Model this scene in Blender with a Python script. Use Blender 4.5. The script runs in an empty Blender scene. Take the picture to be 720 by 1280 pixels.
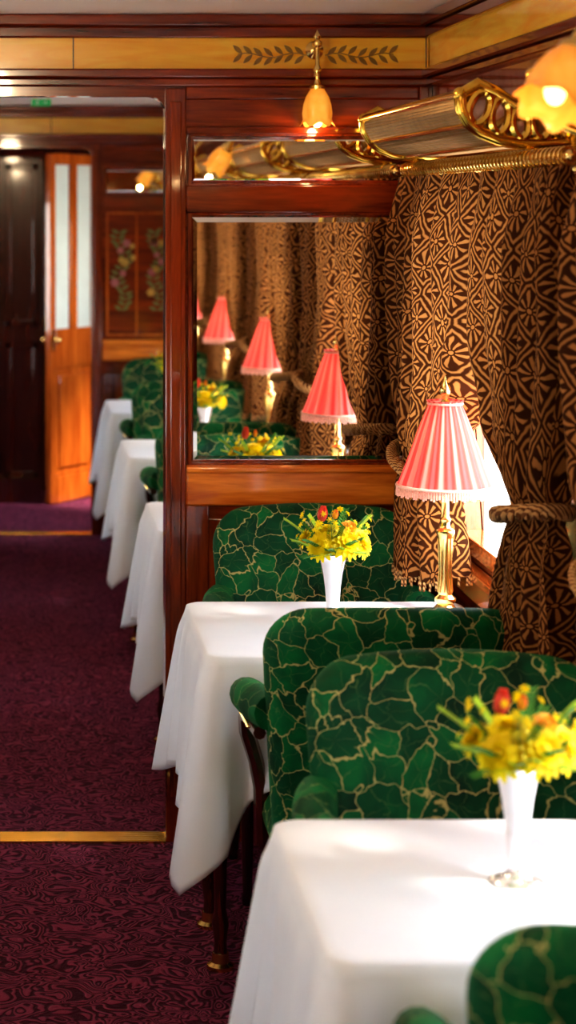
import bpy, bmesh, math, random
from mathutils import Vector, Matrix
random.seed(7)
sc = bpy.context.scene
COL = sc.collection
pi = math.pi

# ------------------------------------------------------------------ materials
class NT:
    def __init__(s, name):
        s.m = bpy.data.materials.new(name); s.m.use_nodes = True
        s.t = s.m.node_tree; s.b = s.t.nodes['Principled BSDF']
        s.out = s.t.nodes['Material Output']
    def n(s, typ, **kw):
        nd = s.t.nodes.new(typ)
        for k, v in kw.items():
            if k[0] == 'i' and k[1:].isdigit(): s.put(v, nd.inputs[int(k[1:])])
            else: setattr(nd, k, v)
        return nd
    def put(s, v, inp):
        if isinstance(v, bpy.types.NodeSocket): s.t.links.new(v, inp)
        elif hasattr(v, 'outputs'): s.t.links.new(v.outputs[0], inp)
        else: inp.default_value = v
    def math(s, op, a, b=0.0, c=0.0):
        nd = s.n('ShaderNodeMath', operation=op)
        s.put(a, nd.inputs[0]); s.put(b, nd.inputs[1]); s.put(c, nd.inputs[2])
        return nd.outputs[0]
    def ramp(s, fac, stops):
        nd = s.n('ShaderNodeValToRGB'); s.put(fac, nd.inputs[0])
        e = nd.color_ramp.elements
        while len(e) < len(stops): e.new(0.5)
        for i, (p, c) in enumerate(stops):
            e[i].position = p; e[i].color = (*c, 1)
        return nd.outputs[0]
    def mix(s, fac, a, b, mode='MIX'):
        nd = s.n('ShaderNodeMix', data_type='RGBA', blend_type=mode)
        s.put(fac, nd.inputs[0])
        s.put(a if not isinstance(a, tuple) else (*a, 1), nd.inputs[6])
        s.put(b if not isinstance(b, tuple) else (*b, 1), nd.inputs[7])
        return nd.outputs[2]
    def coords(s, kind='Object', scale=(1, 1, 1), rot=(0, 0, 0)):
        tc = s.n('ShaderNodeTexCoord'); mp = s.n('ShaderNodeMapping')
        s.t.links.new(tc.outputs[kind], mp.inputs[0])
        mp.inputs['Scale'].default_value = scale; mp.inputs['Rotation'].default_value = rot
        return mp.outputs[0]
    def noise(s, vec, scale, detail=3, dist=0.0, rough=.5):
        nd = s.n('ShaderNodeTexNoise'); s.put(vec, nd.inputs['Vector'])
        nd.inputs['Scale'].default_value = scale; nd.inputs['Detail'].default_value = detail
        nd.inputs['Distortion'].default_value = dist; nd.inputs['Roughness'].default_value = rough
        return nd
    def warp(s, v, scale, amt, detail=2):
        nz = s.noise(v, scale, detail)
        c = s.n('ShaderNodeVectorMath', operation='SUBTRACT'); s.put(nz.outputs[1], c.inputs[0]); c.inputs[1].default_value = (.5, .5, .5)
        sub = s.n('ShaderNodeVectorMath', operation='MULTIPLY_ADD')
        s.put(c.outputs[0], sub.inputs[0]); sub.inputs[1].default_value = (amt, amt, amt); s.put(v, sub.inputs[2])
        return sub.outputs[0]
    def bump(s, h, st=.3, d=.002):
        nd = s.n('ShaderNodeBump'); s.put(h, nd.inputs['Height'])
        nd.inputs['Strength'].default_value = st; nd.inputs['Distance'].default_value = d
        s.put(nd.outputs[0], s.b.inputs['Normal'])
    def translucent(s, col, f):
        trb = s.n('ShaderNodeBsdfTranslucent'); s.put(col if not isinstance(col, tuple) else (*col, 1), trb.inputs[0])
        mx = s.n('ShaderNodeMixShader'); mx.inputs[0].default_value = f
        s.put(s.b.outputs[0], mx.inputs[1]); s.put(trb.outputs[0], mx.inputs[2]); s.put(mx.outputs[0], s.out.inputs[0])
    def set(s, **kw):
        names = dict(color='Base Color', rough='Roughness', metal='Metallic', coat='Coat Weight', coatr='Coat Roughness',
                     sheen='Sheen Weight', sheenr='Sheen Roughness', sheent='Sheen Tint', em='Emission Color', ems='Emission Strength', spec='Specular IOR Level')
        for k, v in kw.items():
            if isinstance(v, tuple) and len(v) == 3: v = (*v, 1)
            s.put(v, s.b.inputs[names[k]])
        return s

def simple(name, color, rough=.5, metal=0., var=.12, nscale=30, trans=0, **kw):
    t = NT(name)
    nz = t.noise(t.coords(), nscale, 3)
    lo = tuple(c * (1 - var) for c in color); hi = tuple(min(1, c * (1 + var)) for c in color)
    c = t.ramp(nz.outputs[0], [(.3, lo), (.7, hi)])
    t.set(color=c, rough=rough, metal=metal, **kw)
    if trans: t.translucent(c, trans)
    return t.m

def wood(name, dark, light, axis, rough=.18, coat=.9):
    t = NT(name)
    sc_ = {'x': (1.2, 14, 14), 'y': (14, 1.2, 14), 'z': (14, 14, 1.2)}[axis]
    v = t.coords('Object', sc_)
    n1 = t.noise(v, 1.6, 6, .8, .6)
    n2 = t.noise(v, 9, 3, .2)
    f = t.math('ADD', t.math('MULTIPLY', n1.outputs[0], .75), t.math('MULTIPLY', n2.outputs[0], .25))
    t.set(color=t.ramp(f, [(.34, dark), (.5, tuple((a + b) / 2 for a, b in zip(dark, light))), (.66, light)]),
          rough=rough, coat=coat, coatr=.05)
    t.bump(n2.outputs[0], .05, .001)
    return t.m

M = {}
M['wood_x'] = wood('mahogany_x', (.060, .005, .001), (.32, .042, .006), 'x')
M['wood_y'] = wood('mahogany_y', (.060, .005, .001), (.32, .042, .006), 'y')
M['wood_z'] = wood('mahogany_z', (.065, .005, .001), (.36, .050, .007), 'z')
M['wood_hx'] = wood('mahogany_honey_x', (.48, .085, .010), (1.0, .34, .042), 'x')
M['wood_hy'] = wood('mahogany_honey_y', (.36, .07, .010), (.80, .26, .04), 'y')
M['wood_hz'] = wood('mahogany_honey_z', (.32, .050, .006), (.70, .175, .022), 'z')
M['wood_dk'] = wood('mahogany_dark', (.020, .003, .002), (.080, .012, .005), 'z')
M['brass'] = simple('brass', (.92, .68, .24), .2, 1., .08)
M['gold'] = simple('gilded_brass', (1.0, .62, .10), .16, 1., .08)
M['bronze'] = simple('bronze_net', (.38, .24, .11), .4, .8, .15)
M['silver'] = simple('silver', (.90, .90, .94), .14, .8, .03)
t = NT('gold_veneer'); n1 = t.noise(t.coords('Object', (2, 2, 14)), 2.5, 5, .8)
t.set(color=t.ramp(n1.outputs[0], [(.3, (.92, .42, .018)), (.7, (1.0, .66, .06))]), rough=.25, coat=.7); M['goldband'] = t.m
M['laurel'] = simple('laurel_inlay', (.28, .16, .02), .4)
M['ceil'] = simple('ceiling_paint', (.96, .91, .84), .6, 0, .02, 4)
M['mirror'] = simple('mirror_silvering', (.93, .90, .86), .012, 1., .01)
M['petal_y'] = simple('petal_yellow', (1.0, .78, .006), .5, 0, .12, 60, .35)
M['petal_r'] = simple('petal_red', (.92, .10, .06), .45, 0, .25, 60, .25)
M['petal_o'] = simple('petal_orange', (1.0, .46, .02), .45, 0, .2, 60, .3)
M['leaf'] = simple('leaf_green', (.07, .26, .035), .5, 0, .3, 60, .3)
M['leaf_l'] = simple('leaf_lime', (.34, .52, .04), .5, 0, .3, 60, .3)
t = NT('window_glass'); t.set(color=(1, 1, 1), rough=.0)
tr = t.n('ShaderNodeBsdfTransparent'); gl = t.n('ShaderNodeBsdfGlossy'); gl.inputs['Roughness'].default_value = .02
mx = t.n('ShaderNodeMixShader'); mx.inputs[0].default_value = .04; t.put(tr.outputs[0], mx.inputs[1]); t.put(gl.outputs[0], mx.inputs[2])
t.put(mx.outputs[0], t.out.inputs[0]); M['glasspane'] = t.m
M['frost'] = simple('frosted_glass', (.72, .80, .72), .25, 0, .06, 6, coat=.5)

# green velvet with gilt leaf tracery
def velvet(name, lines):
    t = NT(name)
    v = t.coords('Object')
    wv = t.warp(t.warp(v, 10, .085), 38, .026)
    def vor(scale, feat):
        vo = t.n('ShaderNodeTexVoronoi', feature=feat); t.put(wv, vo.inputs['Vector']); vo.inputs['Scale'].default_value = scale; return vo
    def mr(x, a, b):
        r = t.n('ShaderNodeMapRange'); t.put(x, r.inputs[0])
        for i, q in enumerate((a, b, 1., 0.)): r.inputs[i + 1].default_value = q
        return r.outputs[0]
    S = 17.5
    line = mr(vor(S, 'DISTANCE_TO_EDGE').outputs['Distance'], .009, .022)
    vc = vor(S, 'F1'); n3 = t.noise(v, 22, 4)
    df = t.n('ShaderNodeVectorMath', operation='SUBTRACT'); t.put(wv, df.inputs[0]); t.put(vc.outputs['Position'], df.inputs[1])
    sx = t.n('ShaderNodeSeparateXYZ'); t.put(df.outputs[0], sx.inputs[0])
    an = t.math('ARCTAN2', sx.outputs[2], sx.outputs[0])
    vein = mr(t.math('MULTIPLY', t.math('ABSOLUTE', t.math('SINE', t.math('MULTIPLY', an, 2.5))), t.math('ADD', vc.outputs['Distance'], .02)), .012, .045)
    sepc = t.n('ShaderNodeSeparateColor'); t.put(vc.outputs['Color'], sepc.inputs[0])
    g0 = t.ramp(t.math('ADD', t.math('MULTIPLY', n3.outputs[0], .6), t.math('MULTIPLY', sepc.outputs[0], .4)), [(.2, (.0, .026, .012)), (.5, (.0, .085, .028)), (.85, (.002, .20, .05))])
    g1 = t.mix(t.math('MULTIPLY', vein, .45 * lines), g0, (.12, .22, .07))
    g2 = t.mix(t.math('MULTIPLY', line, .85 * lines), g1, (.56, .50, .20))
    t.set(color=g2, rough=.65, sheen=.10, sheenr=.4, sheent=(.1, .8, .25), spec=.2)
    t.bump(line, -.3, .003)
    return t.m
M['velvet'] = velvet('green_velvet_leaf', 1)
M['velvet_p'] = velvet('green_velvet_plain', .3)

# carpet
t = NT('purple_carpet'); v = t.coords('Object')
n1 = t.noise(v, 13, 1.0, 1.0)
s1 = t.math('SINE', t.math('MULTIPLY', n1.outputs[0], 62.))
n2 = t.noise(v, 200, 2)
c0 = t.ramp(t.math('MULTIPLY_ADD', s1, .5, .5), [(.35, (.044, .005, .017)), (.70, (.31, .050, .115))])
c1 = t.mix(t.math('MULTIPLY', n2.outputs[0], .35), c0, (.048, .006, .019))
t.set(color=c1, rough=.9, sheen=.12, sheent=(.8, .35, .6), spec=.12)
t.bump(t.math('ADD', s1, n2.outputs[0]), .6, .005)
M['carpet'] = t.m

# linen
t = NT('white_linen'); v = t.coords('Object')
w = t.noise(v, 400, 1); n2 = t.noise(v, 7, 3)
t.set(color=t.ramp(n2.outputs[0], [(.3, (.80, .87, .96)), (.7, (.84, .91, .98))]), rough=.65, sheen=.1)
t.bump(t.math('ADD', t.math('MULTIPLY', w.outputs[0], .2), n2.outputs[0]), .25, .004)
M['linen'] = t.m

# curtain damask : fans and medallions
t = NT('curtain_damask')
p = t.warp(t.warp(t.coords('UV', (17, 12, 17), (0, 0, pi / 4)), .9, .40), 3.0, .12)
def vv(feat):
    q = t.n('ShaderNodeTexVoronoi', feature=feat, voronoi_dimensions='2D'); t.put(p, q.inputs['Vector']); q.inputs['Scale'].default_value = 1; q.inputs['Randomness'].default_value = 0.2; return q
vr = vv('F1'); ve = vv('DISTANCE_TO_EDGE')
df = t.n('ShaderNodeVectorMath', operation='SUBTRACT'); t.put(p, df.inputs[0]); t.put(vr.outputs['Position'], df.inputs[1])
sx = t.n('ShaderNodeSeparateXYZ'); t.put(df.outputs[0], sx.inputs[0])
ang = t.math('ARCTAN2', sx.outputs[1], sx.outputs[0])
d = vr.outputs['Distance']; ed = ve.outputs['Distance']
def soft(x, a, w_=.25):
    r = t.n('ShaderNodeMapRange'); t.put(x, r.inputs[0]); r.inputs[1].default_value = a - w_; r.inputs[2].default_value = a + w_; return r.outputs[0]
sp = soft(t.math('SINE', t.math('MULTIPLY', ang, 9.)), .25, .30)
inb = t.math('MULTIPLY', t.math('GREATER_THAN', d, .10), soft(ed, .17, .015))
ring = t.math('MULTIPLY', soft(ed, .045, .015), t.math('SUBTRACT', 1.0, soft(ed, .10, .015)))
pt = t.math('MAXIMUM', t.math('MULTIPLY', sp, inb), ring)
pt = t.math('MAXIMUM', pt, t.math('LESS_THAN', d, .06))
colr = t.mix(t.math('MULTIPLY', pt, .85), (.050, .014, .004), (.52, .235, .070))
t.set(color=colr, rough=.7, spec=.08)
t.translucent(colr, .28)
M['curtain'] = t.m
t = NT('cord_rope'); wv = t.n('ShaderNodeTexWave', wave_type='BANDS', bands_direction='DIAGONAL'); t.put(t.coords(), wv.inputs[0]); wv.inputs['Scale'].default_value = 50
t.set(color=t.ramp(wv.outputs[1], [(.3, (.14, .055, .02)), (.6, (.55, .32, .13))]), rough=.7, spec=.1); M['rope'] = t.m

# lamp shade silk
t = NT('pink_silk'); v = t.coords('Object'); sx = t.n('ShaderNodeSeparateXYZ'); t.put(v, sx.inputs[0])
ang = t.math('ARCTAN2', sx.outputs[1], sx.outputs[0])
st = t.math('MULTIPLY_ADD', t.math('SINE', t.math('MULTIPLY', ang, 16.)), .5, .5)
cc = t.ramp(st, [(.10, (.68, .09, .09)), (.55, (.82, .175, .16)), (.95, (.90, .28, .25))])
t.set(color=cc, rough=.6, spec=.2)
t.translucent(cc, .35)
M['silk'] = t.m
M['fringe'] = simple('silk_fringe', (.88, .48, .40), .8, 0, .2, 200)
t = NT('amber_glass'); n1 = t.noise(t.coords(), 40, 3)
lw = t.n('ShaderNodeLayerWeight'); lw.inputs[0].default_value = .5
t.set(color=(.45, .16, .03), rough=.2, em=t.mix(lw.outputs[1], t.ramp(n1.outputs[0], [(.3, (1, .40, .035)), (.7, (1, .56, .09))]), (.60, .14, .010)), ems=.75); M['amber'] = t.m
t = NT('bulb_glow'); t.set(color=(1, .8, .5), em=(1, .62, .18), ems=5.); M['bulb'] = t.m
t = NT('exit_green'); t.set(color=(.0, .35, .10), em=(.02, .6, .15), ems=.2); M['exit'] = t.m
M['white'] = simple('sign_white', (.9, .9, .9), .5)
M['ground'] = simple('platform_ground', (.72, .68, .60), .9, 0, .1, 3)
M['inlay_g'] = simple('marquetry_green', (.16, .18, .04), .4)
M['inlay_p'] = simple('marquetry_rose', (.50, .16, .18), .4)
M['inlay_y'] = simple('marquetry_yellow', (.65, .42, .08), .4)

# ------------------------------------------------------------------ mesh builder
class MB:
    def __init__(s): s.v = []; s.f = []; s.m = []; s.uv = None
    def add(s, vs, fs, mi=0, T=None):
        o = len(s.v)
        for p in vs:
            p = Vector(p)
            if T is not None: p = T @ p
            s.v.append(tuple(p))
        for f in fs: s.f.append(tuple(i + o for i in f)); s.m.append(mi)
    def box(s, x0, x1, y0, y1, z0, z1, mi=0, T=None):
        vs = [(x, y, z) for x in (x0, x1) for y in (y0, y1) for z in (z0, z1)]
        s.add(vs, [(0, 1, 3, 2), (4, 6, 7, 5), (0, 4, 5, 1), (2, 3, 7, 6), (0, 2, 6, 4), (1, 5, 7, 3)], mi, T)
    def lathe(s, prof, seg=24, mi=0, T=None, pleat=None):
        vs = []; fs = []
        for k, (r, z) in enumerate(prof):
            for i in range(seg):
                a = 2 * pi * i / seg
                rr = r if not pleat else r * (1 + pleat[1] * math.sin(a * pleat[0]))
                vs.append((rr * math.cos(a), rr * math.sin(a), z))
        for k in range(len(prof) - 1):
            for i in range(seg):
                j = (i + 1) % seg
                fs.append((k * seg + i, k * seg + j, (k + 1) * seg + j, (k + 1) * seg + i))
        if prof[0][0] > 0.0005 and not pleat: fs.append(tuple(reversed(range(seg))))
        if prof[-1][0] > 0.0005 and not pleat: fs.append(tuple((len(prof) - 1) * seg + i for i in range(seg)))
        s.add(vs, fs, mi, T)
    def tube(s, pts, r, seg=8, mi=0, closed=False, T=None, flat=1.0):
        pts = [Vector(p) for p in pts]; n = len(pts)
        rs = r if isinstance(r, (list, tuple)) else [r] * n
        vs = []; fs = []
        prev = None
        for k in range(n):
            if closed: d = pts[(k + 1) % n] - pts[k - 1]
            else: d = pts[min(k + 1, n - 1)] - pts[max(k - 1, 0)]
            d.normalize()
            if prev is None:
                up = Vector((0, 0, 1)) if abs(d.z) < .9 else Vector((0, 1, 0))
                a = d.cross(up).normalized()
            else:
                a = (prev - d * prev.dot(d)).normalized()
            prev = a; b = d.cross(a)
            for i in range(seg):
                th = 2 * pi * i / seg
                vs.append(pts[k] + a * rs[k] * math.cos(th) + b * rs[k] * flat * math.sin(th))
        m = n if closed else n - 1
        for k in range(m):
            k2 = (k + 1) % n
            for i in range(seg):
                j = (i + 1) % seg
                fs.append((k * seg + i, k * seg + j, k2 * seg + j, k2 * seg + i))
        if not closed:
            fs.append(tuple(reversed(range(seg)))); fs.append(tuple((n - 1) * seg + i for i in range(seg)))
        s.add(vs, fs, mi, T)
    def ball(s, c, r, mi=0, seg=10, sz=1.0):
        prof = [(max(.0001, r * math.sin(pi * k / seg)), -r * sz * math.cos(pi * k / seg)) for k in range(seg + 1)]
        s.lathe(prof, seg + 2, mi, Matrix.Translation(c))
    def pillow(s, outline, T, bulge=.01, mi=0, axis='y', deform=None):
        ca = sum(p[0] for p in outline) / len(outline); cb = sum(p[1] for p in outline) / len(outline)
        n = len(outline); R = T / 2
        hw = max(abs(p[0] - ca) for p in outline); hb = max(abs(p[1] - cb) for p in outline)
        rings = []
        for q in (.0, .15, .3, .45, .6, .75, .88): rings.append((q, None, -1))
        K = 8
        for k in range(K + 1):
            th = -pi / 2 + pi * k / K
            rings.append((1, (R * (1 - math.cos(th)), R * math.sin(th)), 0))
        for q in (.88, .75, .6, .45, .3, .15, .0): rings.append((q, None, 1))
        vs = []; fs = []
        for (q, e, sd) in rings:
            for (a, b) in outline:
                if e is None:
                    fa = (hw - R) / hw * q; fb = (hb - R) / hb * q
                    c = sd * (R + bulge * (1 - q * q))
                else:
                    fa = (hw - e[0]) / hw; fb = (hb - e[0]) / hb; c = e[1]
                A = ca + (a - ca) * fa; B = cb + (b - cb) * fb
                p = (A, c, B) if axis == 'y' else (A, B, c)
                if deform: p = deform(*p)
                vs.append(p)
        for k in range(len(rings) - 1):
            for i in range(n):
                j = (i + 1) % n
                fs.append((k * n + i, k * n + j, (k + 1) * n + j, (k + 1) * n + i))
        s.add(vs, fs, mi)
    def obj(s, name, mats, parent=None, smooth=True, bevel=0, loc=None, ang=38):
        me = bpy.data.meshes.new(name); me.from_pydata(s.v, [], s.f)
        for m in (mats if isinstance(mats, (list, tuple)) else [mats]): me.materials.append(M[m] if isinstance(m, str) else m)
        me.polygons.foreach_set('material_index', s.m)
        bm = bmesh.new(); bm.from_mesh(me)
        bmesh.ops.remove_doubles(bm, verts=bm.verts, dist=1e-5)
        bmesh.ops.recalc_face_normals(bm, faces=bm.faces)
        bm.to_mesh(me); bm.free()
        if smooth:
            me.polygons.foreach_set('use_smooth', [True] * len(me.polygons))
            me.set_sharp_from_angle(angle=math.radians(ang))
        o = bpy.data.objects.new(name, me); COL.objects.link(o)
        if bevel:
            b = o.modifiers.new('bevel', 'BEVEL'); b.width = bevel; b.segments = 2; b.limit_method = 'ANGLE'
        if parent: o.parent = parent
        if loc: o.location = loc
        return o

def empty(name, loc=(0, 0, 0), rot=0):
    e = bpy.data.objects.new(name, None); e.empty_display_size = .1
    COL.objects.link(e); e.location = loc; e.rotation_euler = (0, 0, rot)
    return e

def clone(src, loc, rot=0):
    e = src.copy(); COL.objects.link(e); e.location = loc; e.rotation_euler = (0, 0, rot)
    for c in src.children:
        k = c.copy(); COL.objects.link(k); k.parent = e
        k.matrix_parent_inverse = c.matrix_parent_inverse.copy()
    return e

def rrect(x0, x1, z0, z1, rt, rb, n=8, side=6):
    pts = []
    def arc(cx, cz, r, a0, a1):
        for k in range(n + 1):
            a = a0 + (a1 - a0) * k / n
            pts.append((cx + r * math.cos(a), cz + r * math.sin(a)))
    def lin(p, q, m):
        for k in range(1, m): pts.append((p[0] + (q[0] - p[0]) * k / m, p[1] + (q[1] - p[1]) * k / m))
    arc(x1 - rt, z1 - rt, rt, 0, pi / 2); lin((x1 - rt, z1), (x0 + rt, z1), side)
    arc(x0 + rt, z1 - rt, rt, pi / 2, pi); lin((x0, z1 - rt), (x0, z0 + rb), side)
    arc(x0 + rb, z0 + rb, rb, pi, 1.5 * pi); lin((x0 + rb, z0), (x1 - rb, z0), side)
    arc(x1 - rb, z0 + rb, rb, 1.5 * pi, 2 * pi); lin((x1, z0 + rb), (x1, z1 - rt), side)
    return pts

def interp(tab, x):
    for (a, fa), (b, fb) in zip(tab, tab[1:]):
        if a <= x <= b:
            u = (x - a) / (b - a); u = u * u * (3 - 2 * u)
            return fa + (fb - fa) * u
    return tab[0][1] if x < tab[0][0] else tab[-1][1]

# ------------------------------------------------------------------ layout constants
XR, XL, ZC = 1.07, -1.30, 2.18
X0 = (XR + XL) / 2
P1, P2, TH = 5.41, 10.40, .06
YB, YE = -1.50, 12.0
BAYS = [-.605, 1.13, 2.87, 4.605, 6.25, 7.98, 9.65]
WIN = BAYS + [11.1]
WZ0, WZ1, WH = .875, 1.72, .45
OUT = .06

# ------------------------------------------------------------------ room shell
b = MB(); b.box(XL - OUT, XR + OUT, YB - .1, YE + .1, -.06, 0); b.obj('floor', 'carpet', smooth=False)
b = MB(); b.box(XL - OUT, XR + OUT, YB - .1, YE + .1, ZC, ZC + .06); b.obj('ceiling', 'ceil', smooth=False)
for side in (1, -1):
    e = empty('wall_right' if side > 0 else 'wall_left')
    xi = XR if side > 0 else XL
    xo = xi + side * OUT
    a, c = sorted((xi, xo))
    b = MB(); b.box(a, c, YB - .1, YE + .1, 0, WZ0 - .02); b.box(a, c, YB - .1, YE + .1, WZ1, ZC)
    ys = [YB - .1] + [q for w in WIN for q in (w - WH if w < 11 else w - .3, w + WH if w < 11 else w + .3)] + [YE + .1]
    for i in range(0, len(ys), 2): b.box(a, c, ys[i], ys[i + 1], WZ0 - .02, WZ1)
    b.obj('wall_core', 'wood_z', e, smooth=False)
    b = MB(); s0, s1 = sorted((xi - side * .035, xi))
    for y0, y1 in ((YB, P1 - .022), (P1 + TH, P2 - .022), (P2 + TH, YE)):
        b.box(s0, s1, y0 + .002, y1 - .002, .800, .822)
        p0, p1 = sorted((xi, xi - side * .018))
        b.box(p0, p1, y0 + .002, y1 - .002, .74, .80)
    b.obj('sill', 'wood_hy', e, bevel=.004)
    b = MB()
    for w in BAYS:
        for sg in (-1, 1):
            p0, p1 = sorted((xi, xi - side * .012))
            b.box(p0, p1, w + sg * .04, w + sg * .70, .12, .16); b.box(p0, p1, w + sg * .04, w + sg * .70, .66, .70)
    b.obj('panel_moulding', 'wood_y', e, bevel=.003)
    b = MB(); p0, p1 = sorted((xi, xi - side * .02))
    for y0, y1 in ((YB, P1), (P1 + TH, P2), (P2 + TH, YE)): b.box(p0, p1, y0 + .002, y1 - .022, 0, .10)
    b.obj('baseboard_right' if side > 0 else 'baseboard_left', 'wood_dk', bevel=.003)

# windows: frames + glass
for side in (1, -1):
    for i, w in enumerate(WIN):
        h = WH if w < 11 else .3
        e = empty('window_%d' % (i + 1 + (0 if side > 0 else len(WIN))))
        xi = (XR if side > 0 else XL); g = xi + side * .035
        b = MB()
        def bx(xa, xb, *r):
            xa, xb = sorted((xa, xb)); b.box(xa, xb, *r)
        for sg in (-1, 1):
            yy = sorted((w + sg * (h + .03), w + sg * (h - .015)))
            bx(xi - side * .010, xi + side * .05, yy[0], yy[1], WZ0 - .035, WZ1 + .01)
        bx(xi - side * .008, xi + side * .05, w - h + .015, w + h - .015, WZ1 - .04, WZ1)
        bx(xi - side * .012, xi + side * .05, w - h + .015, w + h - .015, WZ0 - .035, WZ0 + .005)
        b.obj('frame', 'wood_hz', e, bevel=.004)
        b = MB(); bx(g, g + side * .004, w - h + .015, w + h - .015, WZ0 + .005, WZ1 - .04)
        b.obj('pane', 'glasspane', e, smooth=False)

# cornices (trim)
k = 1
for y0, y1 in ((YB, P1), (P1 + TH, P2)):
    for side in (1, -1):
        xi = XR if side > 0 else XL
        e = empty('trim_%d' % k); k += 1
        for nm, dz0, dz1, pr, mt in (('upper_moulding', 2.148, ZC - .001, .038, 'wood_y'), ('upper_fillet', 2.117, 2.148, .024, 'wood_y'), ('gilt_band', 2.036, 2.117, .010, 'goldband'),
                                     ('lower_moulding', 2.012, 2.036, .035, 'wood_y'), ('lower_fillet', 1.99, 2.012, .02, 'wood_y')):
            b = MB(); p0, p1 = sorted((xi, xi - side * pr)); b.box(p0, p1, y0 + .001, y1 - .001, dz0, dz1)
            b.obj(nm, mt, e, bevel=.005 if pr > .015 else 0)

def partition(name, y, xd0, xd1, full=True):
    e = empty(name)
    b = MB()
    b.box(xd1, XR - .001, y, y + TH, 0, ZC - .001)
    b.box(XL + .001, xd0, y, y + TH, 0, ZC - .001)
    b.obj('panel_core', 'wood_x', e, smooth=False)
    b = MB(); zt = 1.965; r = .05
    b.box(xd0, xd1, y, y + TH, zt, ZC - .001)
    for (cx, sg) in ((xd1, -1), (xd0, 1)):
        pts = [(cx, zt)] + [(cx + sg * r - sg * r * math.cos(a), zt - r + r * math.sin(a)) for a in [pi / 2 * q / 8 for q in range(9)]]
        vs = [(p[0], yy, p[1]) for yy in (y, y + TH) for p in pts]; n = len(pts)
        fs = [tuple(range(n)), tuple(reversed(range(n, 2 * n)))] + [(i, (i + 1) % n, (i + 1) % n + n, i + n) for i in range(n)]
        b.add(vs, fs)
    b.obj('header', 'wood_x', e, smooth=False)
    b = MB()
    for (a, c) in ((xd1 - .004, xd1 + .050), (xd0 - .050, xd0 + .004)):
        b.box(a, c, y - .02, y + TH + .02, 0, 1.985)
        b.box(a + .012, c - .012, y - .028, y - .02, .12, 1.95)
    b.obj('door_post', 'wood_z', e, bevel=.006)
    for nm, dz0, dz1, pr, mt in (('upper_moulding', 2.148, ZC - .001, .038, 'wood_x'), ('upper_fillet', 2.117, 2.148, .024, 'wood_x'), ('gilt_band', 2.036, 2.117, .010, 'goldband'),
                                 ('lower_moulding', 2.012, 2.036, .035, 'wood_x'), ('lower_fillet', 1.99, 2.012, .02, 'wood_x')):
        b = MB(); b.box(XL + .012, XR - .012, y - pr, y, dz0, dz1)
        b.obj(nm, mt, e, bevel=.005 if pr > .015 else 0)
    b = MB(); 
    for xx in (-.55, .12, 1.05): b.box(xx, xx + .003, y - .012, y - .009, 2.036, 2.117)
    b.obj('band_joint', 'wood_dk', e, smooth=False)
    xa, xb = xd1 + .05, XR - .012
    xm = 1.033
    b = MB()
    b.box(xm, xb, y - .02, y, .0, 1.99)
    b.obj('stile', 'wood_z', e, bevel=.004)
    b = MB()
    b.box(xa, xm, y - .016, y, 1.655, 1.73)
    b.box(xa, xm, y - .016, y, 1.862, 1.885)
    b.box(xa, xm, y - .016, y, 1.955, 1.99)
    b.obj('rail_upper', 'wood_x', e, bevel=.005)
    b = MB(); b.box(xa, xm, y - .018, y, .885, .993)
    b.box(xa, xm, y - .028, y, .972, .990)
    b.obj('rail_lower', 'wood_hx', e, bevel=.006)
    b = MB()
    b.box(xa, xm, y - .016, y, 0, .16); b.box(xa, xa + .06, y - .014, y, .16, .885); b.box(xm - .06, xm, y - .014, y, .16, .885)
    b.box(xa + .06, xm - .06, y - .006, y, .2, .85)
    b.obj('wainscot', 'wood_z', e, bevel=.006)
    b = MB(); c0 = XL + .05; c1 = xd0 - .07
    b.box(c0, c1, y - .014, y, .905, .99); b.box(c0, c1, y - .014, y, 1.655, 1.73); b.box(c0, c1, y - .014, y, 0, .16)
    b.box(c0, c0 + .05, y - .014, y, .16, .905); b.box(c1 - .05, c1, y - .014, y, .16, .905)
    b.box(c0, c0 + .05, y - .014, y, .99, 1.655); b.box(c1 - .05, c1, y - .014, y, .99, 1.655)
    b.obj('panelling_left', 'wood_x', e, bevel=.005)
    return e

def mirror(x0, x1, z0, z1, y, bev=.018):
    e = empty('wall_mirror')
    d = .006
    o = [(x0, y - .001, z0), (x1, y - .001, z0), (x1, y - .001, z1), (x0, y - .001, z1)]
    q = [(x0 + bev, y - d, z0 + bev), (x1 - bev, y - d, z0 + bev), (x1 - bev, y - d, z1 - bev), (x0 + bev, y - d, z1 - bev)]
    b = MB(); b.add(o + q, [(4, 5, 6, 7), (0, 1, 5, 4), (1, 2, 6, 5), (2, 3, 7, 6), (3, 0, 4, 7), (3, 2, 1, 0)])
    b.obj('glass', 'mirror', e, smooth=False)
    b = MB(); w = .007
    b.box(x0 - w, x0, y - .014, y, z0 - w, z1 + w); b.box(x1, x1 + w, y - .014, y, z0 - w, z1 + w)
    b.box(x0, x1, y - .014, y, z0 - w, z0); b.box(x0, x1, y - .014, y, z1, z1 + w)
    b.obj('frame', 'wood_z', e, bevel=.003)
    return e

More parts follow.
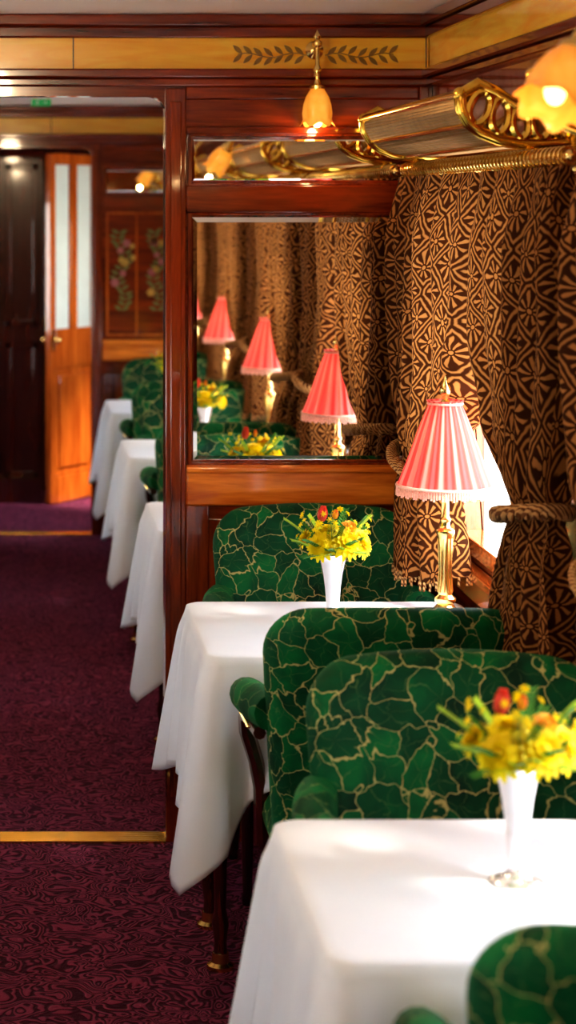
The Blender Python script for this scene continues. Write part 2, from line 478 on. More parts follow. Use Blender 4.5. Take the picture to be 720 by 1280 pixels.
partition('wall_partition', P1, -.598, .368)
mirror(.430, 1.024, .998, 1.650, P1)
mirror(.430, 1.026, 1.735, 1.858, P1, .012)
partition('wall_partition', P2, -.56, .33, True)
mirror(.395, 1.026, 1.735, 1.858, P2, .012)
b = MB(); b.box(XL, XR, YB - .06, YB, 0, ZC); b.obj('wall_back', 'wood_z', smooth=False)
e = empty('wall_front')
b = MB(); b.box(XL, XR, YE, YE + .06, 0, ZC - .001)
b.box(XL + .001, .085, 11.5, 11.56, 0, ZC - .001); b.obj('bulkhead', 'wood_dk', e, smooth=False)
b = MB()
for (a, c) in ((-.6, -.18), (-.12, .06)):
    for (z0, z1) in ((.15, .9), (1.0, 1.9)):
        b.box(a, c, 11.485, 11.5, z0, z0 + .03); b.box(a, c, 11.485, 11.5, z1 - .03, z1); b.box(a, a + .03, 11.485, 11.5, z0, z1); b.box(c - .03, c, 11.485, 11.5, z0, z1)
b.obj('bulkhead_moulding', 'wood_dk', e, bevel=.004)

# marquetry panel on far partition : trailing flower spray
e = empty('marquetry_panel')
b = MB(); y = P2
b.box(.405, 1.02, y - .006, y, 1.02, 1.63, 0)
for (x0, x1, z0, z1) in ((.40, .412, 1.01, 1.64), (.55, .56, 1.01, 1.64), (1.012, 1.024, 1.01, 1.64), (.412, 1.012, 1.01, 1.022), (.412, 1.012, 1.628, 1.64)):
    b.box(x0, x1, y - .012, y - .001, z0, z1, 1)
b.obj('veneer', ['wood_x', 'wood_hz'], e, smooth=False)
b = MB()
def flatleaf(b, x, z, y, L, W, a, mi):
    ca, sa = math.cos(a), math.sin(a)
    pts = []
    for k in range(7): q = k / 6; pts.append((q * L, W * math.sin(pi * q)))
    for k in range(5, 0, -1): q = k / 6; pts.append((q * L, -W * math.sin(pi * q)))
    vs = [(x + p * ca - q * sa, y, z + p * sa + q * ca) for p, q in pts]
    vs2 = [(v[0], y + .002, v[2]) for v in vs]; n = len(vs)
    b.add(vs + vs2, [tuple(range(n))] + [(i, (i + 1) % n, (i + 1) % n + n, i + n) for i in range(n)], mi)
rr = random.Random(3)
for cx in (.48, .66, .88):
    for q in range(16):
        z = 1.14 + q * .026; xx = cx + .022 * math.sin(q * .8)
        for sg in (-1, 1): flatleaf(b, xx, z, y - .009, .045, .010, pi / 2 - sg * (.9 + .3 * rr.random()), 0)
    for q in range(8):
        bxx = cx + rr.uniform(-.05, .06); bz = 1.22 + rr.random() * .28; r_ = rr.uniform(.016, .026)
        for p_ in range(6): flatleaf(b, bxx, bz, y - .0105, r_, r_ * .3, p_ * pi / 3 + q, 1 + q % 2)
b.obj('inlay', ['inlay_g', 'inlay_p', 'inlay_y'], e, smooth=False)

# laurel inlay on near partition gilt band
b = MB()
for sg, x0 in ((-1, .735), (1, .785)):
    b.tube([(x0 + sg * q * .02, P1 - .0125, 2.072 + .006 * math.sin(q)) for q in range(10)], .0012, 5)
    for q in range(7):
        for up in (1, -1):
            a = (.75 * up) if sg > 0 else pi - .75 * up
            flatleaf(b, x0 + sg * (q * .027 + .006), 2.072 + .004 * math.sin(q * 1.35), P1 - .0135, .034, .006, a, 0)
b.obj('laurel_decoration', 'laurel', smooth=False)

# thresholds
for i, (y, x0, x1) in enumerate(((P1 - .03, -.598, .364), (P2 - .02, -.56, .326))):
    b = MB(); b.box(x0, x1, y, y + .085, 0, .006)
    for q in range(5): b.box(x0, x1, y + .008 + q * .016, y + .014 + q * .016, .006, .008)
    b.obj('trim_%d' % (k + i), 'brass', smooth=False)

# door
e = empty('door_1', (.375, 11.80, 0), 0)
e.rotation_euler = (0, 0, math.atan2(11.42 - 11.80, .102 - .375))
b = MB(); W = .47; Hd = 1.96; T_ = .035
b.box(0, .05, 0, T_, .01, Hd); b.box(W - .05, W, 0, T_, .01, Hd); b.box(.05, W - .05, 0, T_, Hd - .06, Hd)
b.box(.05, W - .05, 0, T_, .01, .16); b.box(.05, W - .05, 0, T_, .76, .98); b.box(.05, W - .05, .01, T_ - .01, .16, .76)
b.box(W / 2 - .035, W / 2 + .035, 0, T_, .98, Hd - .06)
b.box(.09, W - .09, -.002, T_ + .002, .2, .72)
b.obj('leaf', 'wood_hz', e, bevel=.005)
b = MB(); b.box(.05, W / 2 - .035, .014, .020, .98, Hd - .06); b.box(W / 2 + .035, W - .05, .014, .020, .98, Hd - .06)
b.obj('glass', 'frost', e, smooth=False)
b = MB()
for z in (.3, 1.0, 1.7): b.tube([(-.006, T_ / 2, z), (-.006, T_ / 2, z + .08)], .009, 8)
b.ball((W - .03, T_ + .03, .92), .018); b.tube([(W - .03, T_, .92), (W - .03, T_ + .03, .92)], .007); b.box(W - .045, W - .015, T_, T_ + .003, .86, .98)
b.ball((W - .03, -.03, .92), .018); b.tube([(W - .03, 0, .92), (W - .03, -.03, .92)], .007); b.box(W - .045, W - .015, -.003, 0, .86, .98)
b.obj('hinges_and_handle', 'brass', e)

# exit sign
e = empty('exit_sign', (.065, 9.5, 2.15))
b = MB(); b.box(-.045, .045, -.008, .008, -.016, .016); b.obj('box', 'exit', e, bevel=.002)
b = MB(); b.tube([(-.03, 0, .016), (-.03, 0, .030)], .002, 6); b.tube([(.03, 0, .016), (.03, 0, .030)], .002, 6); b.obj('hangers', 'brass', e)
b = MB()
b.ball((-.016, -.009, .010), .003)
for p in (((-.017, .006), (-.020, -.003)), ((-.020, -.003), (-.027, -.011)), ((-.020, -.003), (-.013, -.007)), ((-.013, -.007), (-.014, -.013)), ((-.018, .004), (-.010, .001)), ((-.018, .004), (-.026, .003)),
          ((.005, 0), (.028, 0)), ((.028, 0), (.020, .007)), ((.028, 0), (.020, -.007))):
    b.tube([(p[0][0], -.009, p[0][1]), (p[1][0], -.009, p[1][1])], .0016, 6)
b.obj('pictogram', 'white', e)

# ------------------------------------------------------------------ dining chair (faces -Y)
chair = empty('dining_chair')
def backdef(x, y, z):
    q = (z - .42) / .49
    x = x * (.86 + .14 * min(1, max(0, q)) ** .8)
    z = z + .016 * (1 - (x / .26) ** 2) * max(0, q)
    return (x, y + .165 + (z - .45) * .22 - .055 * (x / .26) ** 2, z)
b = MB(); b.pillow(rrect(-.262, .262, .36, .893, .088, .04), .085, .012, 0, 'y', backdef)
b.obj('backrest', 'velvet', chair, ang=60)
b = MB(); b.pillow(rrect(-.225, .225, -.15, .17, .04, .06), .11, .014, 0, 'z', lambda x, y, z: (x, y, z + .41))
b.obj('seat', 'velvet', chair, ang=60)
b = MB()
for sg in (-1, 1):
    pts = [(sg * .236, .17, .682), (sg * .248, .12, .682), (sg * .258, .06, .680), (sg * .262, .0, .675), (sg * .264, -.04, .670), (sg * .264, -.062, .664), (sg * .264, -.074, .660)]
    b.tube(pts, [.036, .038, .038, .037, .034, .024, .006], 14)
b.obj('armrests', 'velvet_p', chair, ang=70)
b = MB()
for sg in (-1, 1):
    b.tube([(sg * .258, .16, .640), (sg * .263, .0, .634), (sg * .263, -.05, .624), (sg * .258, -.075, .585), (sg * .238, -.085, .52), (sg * .226, -.10, .46), (sg * .222, -.11, .36), (sg * .22, -.115, .34)], [.013, .015, .016, .017, .016, .016, .018, .02], 8)
    prof = [(.012, 0), (.014, .02), (.011, .03), (.017, .20), (.022, .28), (.017, .30), (.024, .32), (.024, .37)]
    b.lathe(prof, 12, 0, Matrix.Translation((sg * .20, -.115, 0)))
    b.tube([(sg * .185, .17, .37), (sg * .19, .19, .2), (sg * .20, .235, 0)], [.02, .018, .013], 8)
b.box(-.21, .21, -.135, .16, .335, .365)
b.obj('wooden_frame', 'wood_dk', chair)
b = MB()
for sg in (-1, 1):
    for q in range(12): b.ball((sg * .278, .14 - q * .0165, .648 - .0007 * q), .0045, 0, 4)
b.obj('brass_studs', 'brass', chair)

# ------------------------------------------------------------------ dining table + cloth
table = empty('dining_table')
TX0, TX1, TY, TZ = .380, 1.030, .30, .724
b = MB(); b.box(TX0 + .006, TX1 - .006, -TY + .006, TY - .006, TZ - .03, TZ - .003); b.obj('tabletop', 'wood_x', table, bevel=.004)
b = MB()
for yy in (-.10, .16):
    b.lathe([(.016, .03), (.014, .06), (.019, .10), (.013, .13), (.018, .4), (.024, .58), (.018, .62), (.028, .66), (.028, TZ - .03)], 14, 0, Matrix.Translation((TX0 + .045, yy, 0)))
b.box(TX0 + .03, TX1 - .005, -.11, -.07, TZ - .09, TZ - .03); b.box(TX0 + .03, TX1 - .005, .14, .18, TZ - .09, TZ - .03)
b.obj('legs', 'wood_dk', table)
b = MB()
for yy in (-.10, .16): b.lathe([(.030, 0), (.030, .008), (.020, .014), (.018, .035)], 14, 0, Matrix.Translation((TX0 + .045, yy, 0)))
b.obj('brass_feet', 'brass', table)
def cloth():
    rc = .035; per = []
    corners = [(TX1 - rc, TY - rc, 0), (TX0 + rc, TY - rc, pi / 2), (TX0 + rc, -TY + rc, pi), (TX1 - rc, -TY + rc, 1.5 * pi)]
    segs = []
    for i in range(4):
        cx, cy, a0 = corners[i]
        for q in range(9):
            a = a0 + pi / 2 * q / 8
            segs.append((cx + rc * math.cos(a), cy + rc * math.sin(a), math.cos(a), math.sin(a), i if q == 4 else -1))
        nx, ny, na = corners[(i + 1) % 4]
        a = a0 + pi / 2
        p = (cx + rc * math.cos(a), cy + rc * math.sin(a)); r = (nx + rc * math.cos(a), ny + rc * math.sin(a))
        L = math.hypot(r[0] - p[0], r[1] - p[1]); m = int(L / .009)
        for q in range(1, m): segs.append((p[0] + (r[0] - p[0]) * q / m, p[1] + (r[1] - p[1]) * q / m, math.cos(a), math.sin(a), -1))
    n = len(segs); arc = [0]
    for i in range(1, n): arc.append(arc[-1] + math.hypot(segs[i][0] - segs[i - 1][0], segs[i][1] - segs[i - 1][1]))
    tot = arc[-1] + .009
    cpos = {segs[i][4]: arc[i] for i in range(n) if segs[i][4] >= 0}
    cx = (TX0 + TX1) / 2
    vs = []; rows = []
    for q in (.0, .25, .5, .75, .93, .985): rows.append(('t', q))
    rows.append(('e', 0)); 
    R = 26
    for j in range(1, R + 1): rows.append(('d', j / R))
    for kind, q in rows:
        for i, (x, y, nx, ny, _) in enumerate(segs):
            if kind == 't': vs.append((cx + (x - cx) * q, y * q, TZ + .003)); continue
            if kind == 'e': vs.append((x + nx * .001, y + ny * .001, TZ + .0005)); continue
            s = arc[i]
            dl = []
            for c in (1, 2):
                dd = abs(s - cpos[c]); dl.append(min(dd, tot - dd))
            dc = min(dl)
            if nx < -.5 and abs(ny) < .6: hem = .395
            elif nx > .5: hem = .62
            else:
                u = (x - TX0) / (TX1 - TX0); hem = .505 + .06 * u
            w = math.exp(-dc / .075)
            tip = .250 if y < 0 else .31
            hem = hem * (1 - w) + tip * w
            base = .024
            out = base * q ** .8 + .012
            if nx > .3: out = .004 + .006 * q
            out += (.070 * math.exp(-(dc / .028) ** 2) - .036 * math.exp(-((dc - .078) / .028) ** 2) + .024 * math.exp(-((dc - .145) / .028) ** 2) - .014 * math.exp(-((dc - .20) / .03) ** 2)) * q
            if nx <= .3: out += .008 * q * math.sin(s * 42 + 1.3) * (1 - w)
            top = min(1, q * 6)
            out *= (1 - (1 - top) ** 2)
            z = TZ - (TZ - hem) * q - .002
            vs.append((min(x + nx * out, 1.062), y + ny * out, z))
    fs = []
    for k_ in range(len(rows) - 1):
        for i in range(n):
            j = (i + 1) % n
            fs.append((k_ * n + i, k_ * n + j, (k_ + 1) * n + j, (k_ + 1) * n + i))
    b = MB(); b.add(vs, fs)
    o = b.obj('tablecloth', 'linen', table, ang=85)
    so = o.modifiers.new('thick', 'SOLIDIFY'); so.thickness = .0015; so.offset = 1
cloth()

# ------------------------------------------------------------------ table lamp
lamp = empty('table_lamp')
b = MB()
b.lathe([(.048, 0), (.050, .004), (.048, .010), (.040, .014), (.041, .020), (.034, .026), (.027, .034), (.029, .040), (.022, .047), (.018, .052), (.024, .060), (.024, .066), (.015, .074),
         (.0165, .080), (.0125, .12), (.014, .17), (.017, .205), (.021, .212), (.021, .218), (.012, .224), (.010, .235), (.013, .242), (.009, .25), (.008, .30), (.008, .34), (.004, .35), (.003, .50), (.010, .502), (.012, .507), (.006, .513), (.009, .520), (.013, .530), (.012, .540), (.007, .550), (.003, .560), (.0005, .566)], 20)
for q in range(10):
    a = 2 * pi * q / 10
    b.tube([(.016 * math.cos(a), .016 * math.sin(a), .08), (.0125 * math.cos(a), .0125 * math.sin(a), .13), (.0155 * math.cos(a), .0155 * math.sin(a), .20)], .0022, 5)
b.obj('brass_stem', 'brass', lamp)
b = MB(); N = 32 * 8
prof = [(.106, .312), (.100, .330), (.088, .360), (.074, .40), (.060, .44), (.047, .475), (.038, .497), (.036, .503), (.041, .510)]
b.lathe(prof, N, 0, None, (32, .028))
b.obj('shade', 'silk', lamp, ang=80)
b = MB()
for q in range(110):
    a = 2 * pi * q / 110; L = .020 + .003 * math.sin(q * 1.7)
    r0 = .107
    b.tube([(r0 * math.cos(a), r0 * math.sin(a), .318), ((r0 + .001) * math.cos(a), (r0 + .001) * math.sin(a), .318 - L)], .0026, 5)
b.tube([(.107 * math.cos(2 * pi * q / 60), .107 * math.sin(2 * pi * q / 60), .319) for q in range(60)], .004, 6, 0, True)
b.tube([(.038 * math.cos(2 * pi * q / 40), .038 * math.sin(2 * pi * q / 40), .503) for q in range(40)], .003, 6, 0, True)
b.obj('fringe', 'fringe', lamp)
b = MB(); b.ball((0, 0, .385), .018, 0, 10, 1.3); b.obj('bulb', 'bulb', lamp)

# ------------------------------------------------------------------ flower vase
def petal(b, c, nrm, ang, elev, L, W, mi, cup=.25):
    nrm = Vector(nrm).normalized()
    t1 = nrm.orthogonal().normalized(); t2 = nrm.cross(t1)
    rad = t1 * math.cos(ang) + t2 * math.sin(ang); side = nrm.cross(rad)
    vs = []; K = 4
    for q in range(K + 1):
        u = q / K
        e = elev - cup * u
        p = Vector(c) + (rad * math.cos(e) + nrm * math.sin(e)) * L * u
        w = W * (math.sin(pi * min(.97, .15 + .80 * u))) ** .7
        vs += [p - side * w + nrm * w * .25, p, p + side * w + nrm * w * .25]
    fs = []
    for q in range(K):
        for i in range(2): fs.append((q * 3 + i, q * 3 + i + 1, q * 3 + i + 4, q * 3 + i + 3))
    b.add(vs, fs, mi)
def head(b, c, nrm, R, mi, layers=4, n=15, ci=None):
    for l in range(layers):
        for q in range(n - l):
            petal(b, c, nrm, 2 * pi * q / (n - l) + l * .37 + random.random() * .15, .05 + .33 * l + random.random() * .12, R * (1 - .13 * l), R * .19, mi)
    b.ball(tuple(Vector(c) + Vector(nrm).normalized() * R * .22), R * .24, mi if ci is None else ci, 7)
def bud(b, c, R, mi, mi2):
    for l in range(2):
        for q in range(6): petal(b, c, (0.1, 0, 1), q * pi / 3 + l * .5, 1.0 + .2 * l, R * 2.1, R * .62, mi if q % 3 else mi2, -.55)
    b.ball((c[0], c[1], c[2] + R * .8), R * .62, mi, 8, 1.4)
def sprig(b, p0, p1, n, L, mi):
    p0 = Vector(p0); p1 = Vector(p1); d = (p1 - p0)
    mid = (p0 + p1) / 2 + Vector((0, 0, .012))
    pts = [p0 * (1 - u) ** 2 + mid * 2 * u * (1 - u) + p1 * u * u for u in [i / 8 for i in range(9)]]
    b.tube(pts, .0011, 5, mi)
    for q in range(1, n):
        u = .25 + .75 * q / n; p = p0 * (1 - u) ** 2 + mid * 2 * u * (1 - u) + p1 * u * u
        ax = d.normalized(); up = Vector((0, 0, 1)); sd = ax.cross(up).normalized()
        for sg in (-1, 1):
            dr = (ax * .8 + sd * sg * .8 + up * .25).normalized()
            s2 = dr.cross(up).normalized() * L * .16
            m_ = p + dr * L * .5 * (1.15 - u * .6); e_ = p + dr * L * (1.15 - u * .6)
            b.add([p, m_ + s2, e_, m_ - s2], [(0, 1, 2, 3)], mi)
vase = empty('flower_vase')
b = MB()
b.lathe([(.0005, 0), (.038, 0), (.039, .003), (.036, .006), (.024, .010), (.014, .016), (.011, .022), (.0125, .03), (.0145, .05), (.018, .09), (.0225, .12), (.028, .145), (.0345, .163), (.0355, .166), (.033, .166), (.026, .145), (.020, .12), (.012, .06), (.0005, .05)], 32)
b.obj('trumpet_vase', 'silver', vase)
b = MB(); z0 = .165
R_ = random.Random(11)
for c, nrm, R, mi in (((.024, -.036, z0 + .030), (.25, -.85, .45), .042, 0), ((-.030, -.030, z0 + .022), (-.45, -.7, .45), .038, 0), ((.060, -.010, z0 + .026), (.8, -.45, .4), .040, 0), ((-.002, .02, z0 + .046), (0, .1, 1), .036, 0),
                      ((.0, .045, z0 + .03), (0, .9, .4), .034, 0), ((-.058, .008, z0 + .034), (-.8, .1, .5), .030, 0), ((.05, .03, z0 + .036), (.7, .6, .5), .030, 0), ((.034, -.025, z0 + .062), (.3, -.7, .7), .022, 2)):
    head(b, c, nrm, R, mi, 4, 15)
bud(b, (-.026, -.012, z0 + .074), .017, 1, 1)
bud(b, (.004, -.01, z0 + .080), .010, 2, 1)
for q in range(28):
    a = 2 * pi * q / 28 + R_.random() * .3; r = .065 + R_.random() * .045; zz = z0 + .0 + R_.random() * .090
    sprig(b, (.01 * math.cos(a), .01 * math.sin(a), z0 - .01), (r * math.cos(a), r * math.sin(a), zz), 12, .023, 4 if q % 3 == 0 else 3)
for q in range(40):
    a = R_.random() * 2 * pi; r = .035 + .055 * R_.random(); zz = z0 + .03 + R_.random() * .065
    head(b, (r * math.cos(a), r * math.sin(a), zz), (math.cos(a), math.sin(a), .6), .008, 0, 2, 6)
b.obj('bouquet', ['petal_y', 'petal_r', 'petal_o', 'leaf', 'leaf_l'], vase, ang=60)
b = MB()
for q in range(5): b.tube([(.004 * math.cos(q), .004 * math.sin(q), .07), (.02 * math.cos(q * 1.3), .02 * math.sin(q * 1.3), z0 + .03)], .0016, 5)
b.obj('stems', 'leaf', vase)

# ------------------------------------------------------------------ curtains (local to bay centre, wall coordinates)
def curtain(sg):
    e = empty('curtain')
    if sg > 0:
        inner = [(.80, .17), (1.00, .24), (1.07, .26), (1.12, .20), (1.20, .06), (1.30, -.04), (1.42, -.09), (1.60, -.11), (1.750, -.12)]
        outer = [(.80, .53), (.92, .57), (1.00, .62), (1.07, .62), (1.12, .64), (1.22, .69), (1.42, .725), (1.750, .735)]
        cy, ry, zw = .44, .19, 1.045; NF = 6.0
    else:
        inner = [(.82, .42), (.92, .47), (1.02, .535), (1.085, .555), (1.13, .53), (1.24, .34), (1.42, .20), (1.60, .19), (1.750, .17)]
        outer = [(.82, .85), (.92, .83), (1.02, .80), (1.085, .785), (1.13, .80), (1.24, .85), (1.42, .88), (1.750, .89)]
        cy, ry, zw = .670, .125, 1.085; NF = 5.5
    zb = inner[0][0]
    NC, NR = 180, 80; vs = []; uv = []
    for r in range(NR + 1):
        z = zb + (1.750 - zb) * r / NR
        a = interp(inner, z); c = interp(outer, z)
        W = c - a; pinch = 1 - min(1, max(0, (W - .22) / .40))
        dz = abs(z - zw); tight = math.exp(-(dz / .05) ** 2)
        g = min(1, (1.75 - z) / .15)
        for q in range(NC + 1):
            s = q / NC
            ph = 2 * pi * (NF * s + .32 * math.sin(6 * s + 1) + .14 * math.sin(z * 5 + s * 4))
            y = a + W * s + (.026 * math.cos(ph + .8)) * (1 - pinch * .7)
            amp = (.018 + .036 * g) * (1 - .30 * pinch) * (1 - .4 * tight)
            x = .988 + amp * math.sin(ph) + .007 * math.sin(ph * 2.3 + z * 6)
            x -= (.030 * pinch + .010 * (1 - tight) * pinch) * math.sin(pi * s)
            if z < 1.02: x -= .025 * math.sin(pi * s) * (1.02 - z) / .2
            x = min(x, 1.054)
            zz = z
            if r == 0: zz += .012 * math.sin(ph)
            vs.append((x, sg * y, zz)); uv.append((s * 1.25 * sg, z + (.10 * s * pinch)))
    fs = [(r * (NC + 1) + q, r * (NC + 1) + q + 1, (r + 1) * (NC + 1) + q + 1, (r + 1) * (NC + 1) + q) for r in range(NR) for q in range(NC)]
    me = bpy.data.meshes.new('drape'); me.from_pydata(vs, [], fs); me.materials.append(M['curtain'])
    ul = me.uv_layers.new(name='UVMap')
    for l in me.loops: ul.data[l.index].uv = uv[l.vertex_index]
    me.polygons.foreach_set('use_smooth', [True] * len(me.polygons))
    o = bpy.data.objects.new('drape', me); COL.objects.link(o); o.parent = e
    b = MB()
    for j in range(2):
        b.tube([(.970 + .064 * math.cos(t_) + .007 * math.cos(14 * t_ + j * pi), sg * (cy + ry * math.sin(t_)), zw + .022 * math.sin(t_) + .009 * math.sin(14 * t_ + j * pi)) for t_ in [2 * pi * i / 120 for i in range(120)]], .0085, 7, 0, True)
    b.tube([(1.03, sg * (cy + ry * .9), zw + .02), (1.050, sg * (cy + ry + .01), zw + .04), (1.064, sg * (cy + ry + .02), zw + .055)], .007, 8)
    b.obj('tieback_cord', 'rope', e)
    b = MB()
    for q in range(0, NC + 1, 2):
        v = vs[q]; b.tube([(v[0], v[1], v[2] + .002), (v[0] - .001, v[1], v[2] - .020)], .0030, 5)
    b.obj('hem_fringe', 'rope', e)
    b = MB(); b.lathe([(.014, 0), (.014, .004), (.007, .008), (.006, .02), (.013, .026), (.012, .034), (.0005, .038)], 12, 0, Matrix.Translation((1.069, sg * (cy + ry + .02), zw + .055)) @ Matrix.Rotation(-pi / 2, 4, 'Y'))
    b.obj('tieback_knob', 'brass', e)
    return e
cur_a = curtain(1); cur_b = curtain(-1)
rod = empty('curtain_rod'); b = MB()
b.tube([(.988, -.885, 1.768), (.988, .735, 1.768)], .008, 10)
for q in range(50):
    y = -.865 + 1.58 * q / 49
    b.tube([(.988 + .017 * math.cos(a), y + .004 * math.sin(a), 1.768 + .017 * math.sin(a)) for a in [2 * pi * i / 14 for i in range(14)]], .0032, 6, 0, True)
for y in (-.885, .735): b.ball((.988, y, 1.768), .012)
for y in (-.69, .69): b.tube([(.988, y, 1.768), (1.069, y, 1.768)], .006, 8)
b.obj('rod_and_rings', 'brass', rod)

# ------------------------------------------------------------------ luggage rack
rack = empty('luggage_rack')
prof = [(.850, 1.892), (.852, 1.868), (.866, 1.842), (.890, 1.822), (.925, 1.808), (.965, 1.802), (1.01, 1.800), (1.060, 1.802)]
y0, y1 = -.585, .565
b = MB(); NYc = 104
fine = []
for k_ in range(len(prof) - 1):
    for q in range(4):
        u = q / 4; fine.append((prof[k_][0] * (1 - u) + prof[k_ + 1][0] * u, prof[k_][1] * (1 - u) + prof[k_ + 1][1] * u))
fine.append(prof[-1])
vs = [(x, y0 + (y1 - y0) * i / NYc, z) for i in range(NYc + 1) for (x, z) in fine]; nf = len(fine)
b.add(vs, [(i * nf + j, i * nf + j + 1, (i + 1) * nf + j + 1, (i + 1) * nf + j) for i in range(NYc) for j in range(nf - 1)])
o = b.obj('net', 'bronze', rack, smooth=False)
wf = o.modifiers.new('w', 'WIREFRAME'); wf.thickness = .0042; wf.use_replace = True
dg = bpy.context.evaluated_depsgraph_get(); dg.update()
me2 = bpy.data.meshes.new_from_object(o.evaluated_get(dg)); o.modifiers.clear(); o.data = me2
b = MB()
b.tube([(.850, y0, 1.895), (.850, y1, 1.895)], .010, 10); b.tube([(.870, y0, 1.836), (.870, y1, 1.836)], .005, 8); b.tube([(1.055, y0, 1.802), (1.055, y1, 1.802)], .008, 8); b.tube([(.95, y0, 1.800), (.95, y1, 1.800)], .005, 8)
for y in (y0, y1):
    b.ball((.850, y, 1.895), .015)
    b.tube([(x, y, z - .002) for x, z in prof], .013, 10)
    b.tube([(.850, y, 1.895), (.885, y, 1.915), (.92, y, 1.900), (.955, y, 1.875), (1.0, y, 1.875), (1.04, y, 1.90), (1.060, y, 1.93)], [.012, .014, .012, .014, .012, .013, .010], 10)
    for (cx, cz, ra, rb_, tl) in ((.888, 1.868, .020, .033, .35), (.928, 1.852, .018, .034, .1), (.968, 1.838, .017, .030, -.1), (1.006, 1.838, .017, .031, -.2), (1.042, 1.850, .016, .040, -.2)):
        b.tube([(cx + ra * math.cos(a) * math.cos(tl) + rb_ * math.sin(a) * math.sin(tl), y, cz - ra * math.cos(a) * math.sin(tl) + rb_ * math.sin(a) * math.cos(tl)) for a in [2 * pi * i / 22 for i in range(22)]], .0100, 8, 0, True, None, 1.2)
b.box(1.062, 1.069, y0 - .02, y0 + .02, 1.78, 1.95); b.box(1.062, 1.069, y1 - .02, y1 + .02, 1.78, 1.95)
b.obj('gilt_brackets', 'gold', rack)

# ------------------------------------------------------------------ tulip lamps
def tulip(b, T, s=1.0):
    n = 42
    prof = [(.012, 0), (.020, .008), (.030, .025), (.036, .045), (.038, .065), (.036, .080), (.040, .092), (.044, .098)]
    vs = []; 
    for (r, z) in prof:
        for i in range(n):
            a = 2 * pi * i / n; w = 1 + .07 * math.cos(6 * a) * (z / .098)
            vs.append((r * w * s * math.cos(a), r * w * s * math.sin(a), -(z + .006 * math.cos(6 * a) * (z / .098)) * s))
    fs = [(k_ * n + i, k_ * n + (i + 1) % n, (k_ + 1) * n + (i + 1) % n, (k_ + 1) * n + i) for k_ in range(len(prof) - 1) for i in range(n)]
    b.add(vs, fs, 0, T)
def addpoint(name, loc, power, col, r, parent=None):
    l = bpy.data.lights.new(name, 'POINT'); l.energy = power; l.color = col; l.shadow_soft_size = r
    o = bpy.data.objects.new(name, l); COL.objects.link(o); o.location = loc
    if parent: o.parent = parent
    return o
wl = empty('wall_lamp', (.757, P1, 0))
b = MB(); T = Matrix.Translation((0, -.066, 1.985)); tulip(b, T); b.obj('glass_shade', 'amber', wl, ang=70)
b = MB(); b.ball((0, -.066, 1.900), .016, 0, 8, 1.3); b.obj('bulb', 'bulb', wl)
b = MB()
b.lathe([(.014, 0), (.022, .002), (.022, .010), (.010, .016), (.007, .03), (.011, .045), (.011, .055), (.006, .065), (.006, .11), (.013, .115), (.013, .123), (.006, .13), (.010, .140), (.004, .150), (.0005, .156)], 16, 0, Matrix.Translation((0, -.066, 1.978)))
b.tube([(0, -.066, 2.09), (0, -.04, 2.095), (0, -.012, 2.085)], .006, 8)
b.lathe([(.024, 0), (.024, .004), (.014, .010), (.008, .014)], 20, 0, Matrix.Translation((0, -.010, 2.085)) @ Matrix.Rotation(pi / 2, 4, 'X'))
b.obj('brass_bracket', 'brass', wl)
addpoint('glow', (0, -.066, 1.868), 1.0, (1, .62, .28), .012, wl)

wl2 = empty('wall_lamp', (0, 2.90, 0))
ax = Vector((-.45, -.42, -.79)).normalized()
cup = Vector((.775, 0, 1.900))
Rm = Matrix.Translation(cup) @ (Vector((0, 0, -1)).rotation_difference(ax)).to_matrix().to_4x4()
b = MB(); tulip(b, Rm, 1.1); b.obj('glass_shade', 'amber', wl2, ang=70)
b = MB(); b.ball(tuple(cup + ax * .080), .016, 0, 8, 1.2); b.obj('bulb', 'bulb', wl2)
b = MB()
b.tube([(1.04, 0, 2.02), (.99, 0, 2.045), (.92, 0, 2.04), (.85, 0, 2.00), (.80, 0, 1.945), tuple(cup)], [.007, .007, .007, .008, .009, .014], 10)
b.tube([tuple(cup - ax * .012), tuple(cup - ax * .002), tuple(cup + ax * .008), tuple(cup + ax * .018)], [.012, .022, .024, .024], 14)
b.lathe([(.035, 0), (.035, .005), (.018, .012), (.010, .02)], 20, 0, Matrix.Translation((1.052, 0, 2.02)) @ Matrix.Rotation(-pi / 2, 4, 'Y'))
for q in range(3): b.ball((.99 - q * .065, 0, 2.046 - .004 * q * q), .012 - .001 * q, 0, 8)
b.obj('brass_arm', 'brass', wl2)
addpoint('glow', tuple(cup + ax * .150), .5, (1, .62, .28), .012, wl2)

# ------------------------------------------------------------------ placing
LX, VX = .940, .687
def place_bay(yc, first, side):
    def P(x, y):
        return (x, yc + y) if side > 0 else (2 * X0 - x, yc - y)
    r0 = 0 if side > 0 else pi
    def put(src, x, y, z, r):
        px, py = P(x, y)
        if first == 'use': src.location = (px, py, z); src.rotation_euler = (0, 0, r + r0); return src
        return clone(src, (px, py, z), r + r0)
    if first == 'use':
        chair.location = (.728, yc + .42, 0)
        clone(chair, (.715, yc - .42, 0), pi)
    else:
        px, py = P(.728, .42); clone(chair, (px, py, 0), r0)
        px, py = P(.740 if yc == 2.87 else .715, -.42); clone(chair, (px, py, 0), pi + r0)
    put(table, 0, 0, 0, 0); put(lamp, LX, 0.0, TZ + .0045, 0); put(vase, VX, 0.0, TZ + .0045, 0)
    put(cur_a, 0, 0, 0, 0); put(cur_b, 0, 0, 0, 0); put(rod, 0, 0, 0, 0); put(rack, 0, 0, 0, 0)
place_bay(4.605, 'use', 1)
for yc in BAYS:
    if yc != 4.605: place_bay(yc, 'c', 1)
for yc in BAYS: place_bay(yc, 'c', -1)
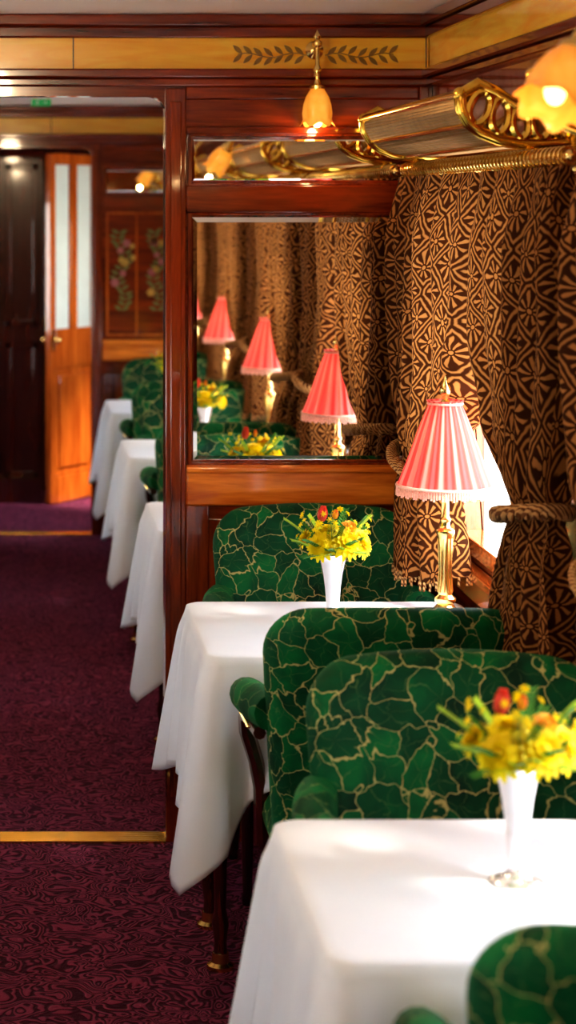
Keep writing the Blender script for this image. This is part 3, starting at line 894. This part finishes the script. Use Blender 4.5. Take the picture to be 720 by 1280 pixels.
# bays whose wide drape would reach a partition: narrower drapes and rods there
for o in list(bpy.data.objects):
    if o.name.startswith('curtain') and o.parent is None and o.type == 'EMPTY':
        y = o.location.y
        if abs(y - 6.25) < .01 and o.location.x == 0: o.scale.y = .86
        if abs(y - 4.605) < .01 and o.location.x != 0: o.scale.y = .86
        if abs(y - 9.65) < .01 and o.location.x != 0: o.scale.y = .80
for y in (1.13, 7.98): clone(wl2, (0, y, 0))
for yc in BAYS[:5]:
    o = addpoint('lamp_glow', (LX, yc, TZ + .42), .5, (1, .6, .4), .03)
    for l in [c for c in bpy.data.objects if c.name.startswith('table_lamp') and abs(c.location.y - yc) < .01 and c.location.x > 0]:
        o.parent = l; o.location = (0, 0, .42)

# added fill lights along the aisle ceiling, fixtures invented and out of view
cl = empty('fill_lamp', (X0, 1.9, ZC))
b = MB(); b.lathe([(.09, 0), (.09, -.012), (.075, -.018)], 28); b.obj('base', 'brass', cl)
b = MB(); b.lathe([(.075, -.016), (.070, -.035), (.05, -.052), (.02, -.060), (.0005, -.062)], 28)
t = NT('fill_lamp_glass'); t.set(color=(.95, .85, .7), em=(1, .80, .55), ems=3.); M['opal'] = t.m
b.obj('fill_lamp_bowl', 'opal', cl)
addpoint('glow', (0, 0, -.11), 12, (1, .74, .46), .06, cl)  # warm point light added to fill the dim interior
for y in (-.3, 3.9, 7.1): clone(cl, (X0, y, ZC))

# outside ground
b = MB(); b.box(-60, 60, -60, 60, -1.2, -1.1); b.obj('ground', 'ground', smooth=False)

# ------------------------------------------------------------------ light
w = bpy.data.worlds.new('sky'); sc.world = w; w.use_nodes = True
nt = w.node_tree; bg = nt.nodes['Background']
tc = nt.nodes.new('ShaderNodeTexCoord'); sp = nt.nodes.new('ShaderNodeSeparateXYZ'); rp = nt.nodes.new('ShaderNodeValToRGB')
nt.links.new(tc.outputs['Generated'], sp.inputs[0]); nt.links.new(sp.outputs[2], rp.inputs[0])
rp.color_ramp.elements[0].position = .0; rp.color_ramp.elements[0].color = (1, .94, .85, 1)
rp.color_ramp.elements[1].position = .5; rp.color_ramp.elements[1].color = (.74, .86, 1, 1)
nt.links.new(rp.outputs[0], bg.inputs[0]); bg.inputs[1].default_value = 11
s = bpy.data.lights.new('sun', 'SUN'); s.energy = 10; s.color = (1, .91, .78); s.angle = math.radians(11)
so = bpy.data.objects.new('sun', s); COL.objects.link(so)
d = Vector((-1, .62, -1.40)); so.rotation_euler = d.to_track_quat('-Z', 'Y').to_euler(); so.location = (6, -2, 5)

# ------------------------------------------------------------------ camera
cam = bpy.data.cameras.new('camera'); co = bpy.data.objects.new('camera', cam); COL.objects.link(co)
co.location = (0, 0, 1.68); co.rotation_euler = (pi / 2, 0, 0)
cam.sensor_fit = 'VERTICAL'; cam.sensor_height = 36; cam.sensor_width = 36; cam.lens = 72
cam.shift_x = 326 / 1280; cam.shift_y = -385 / 1280
cam.dof.use_dof = True; cam.dof.focus_distance = 4.7; cam.dof.aperture_fstop = 3.8
cam.clip_start = .05
sc.camera = co
sc.view_settings.view_transform = 'Standard'
try:
    sc.view_settings.look = 'Medium High Contrast'
except Exception:
    pass
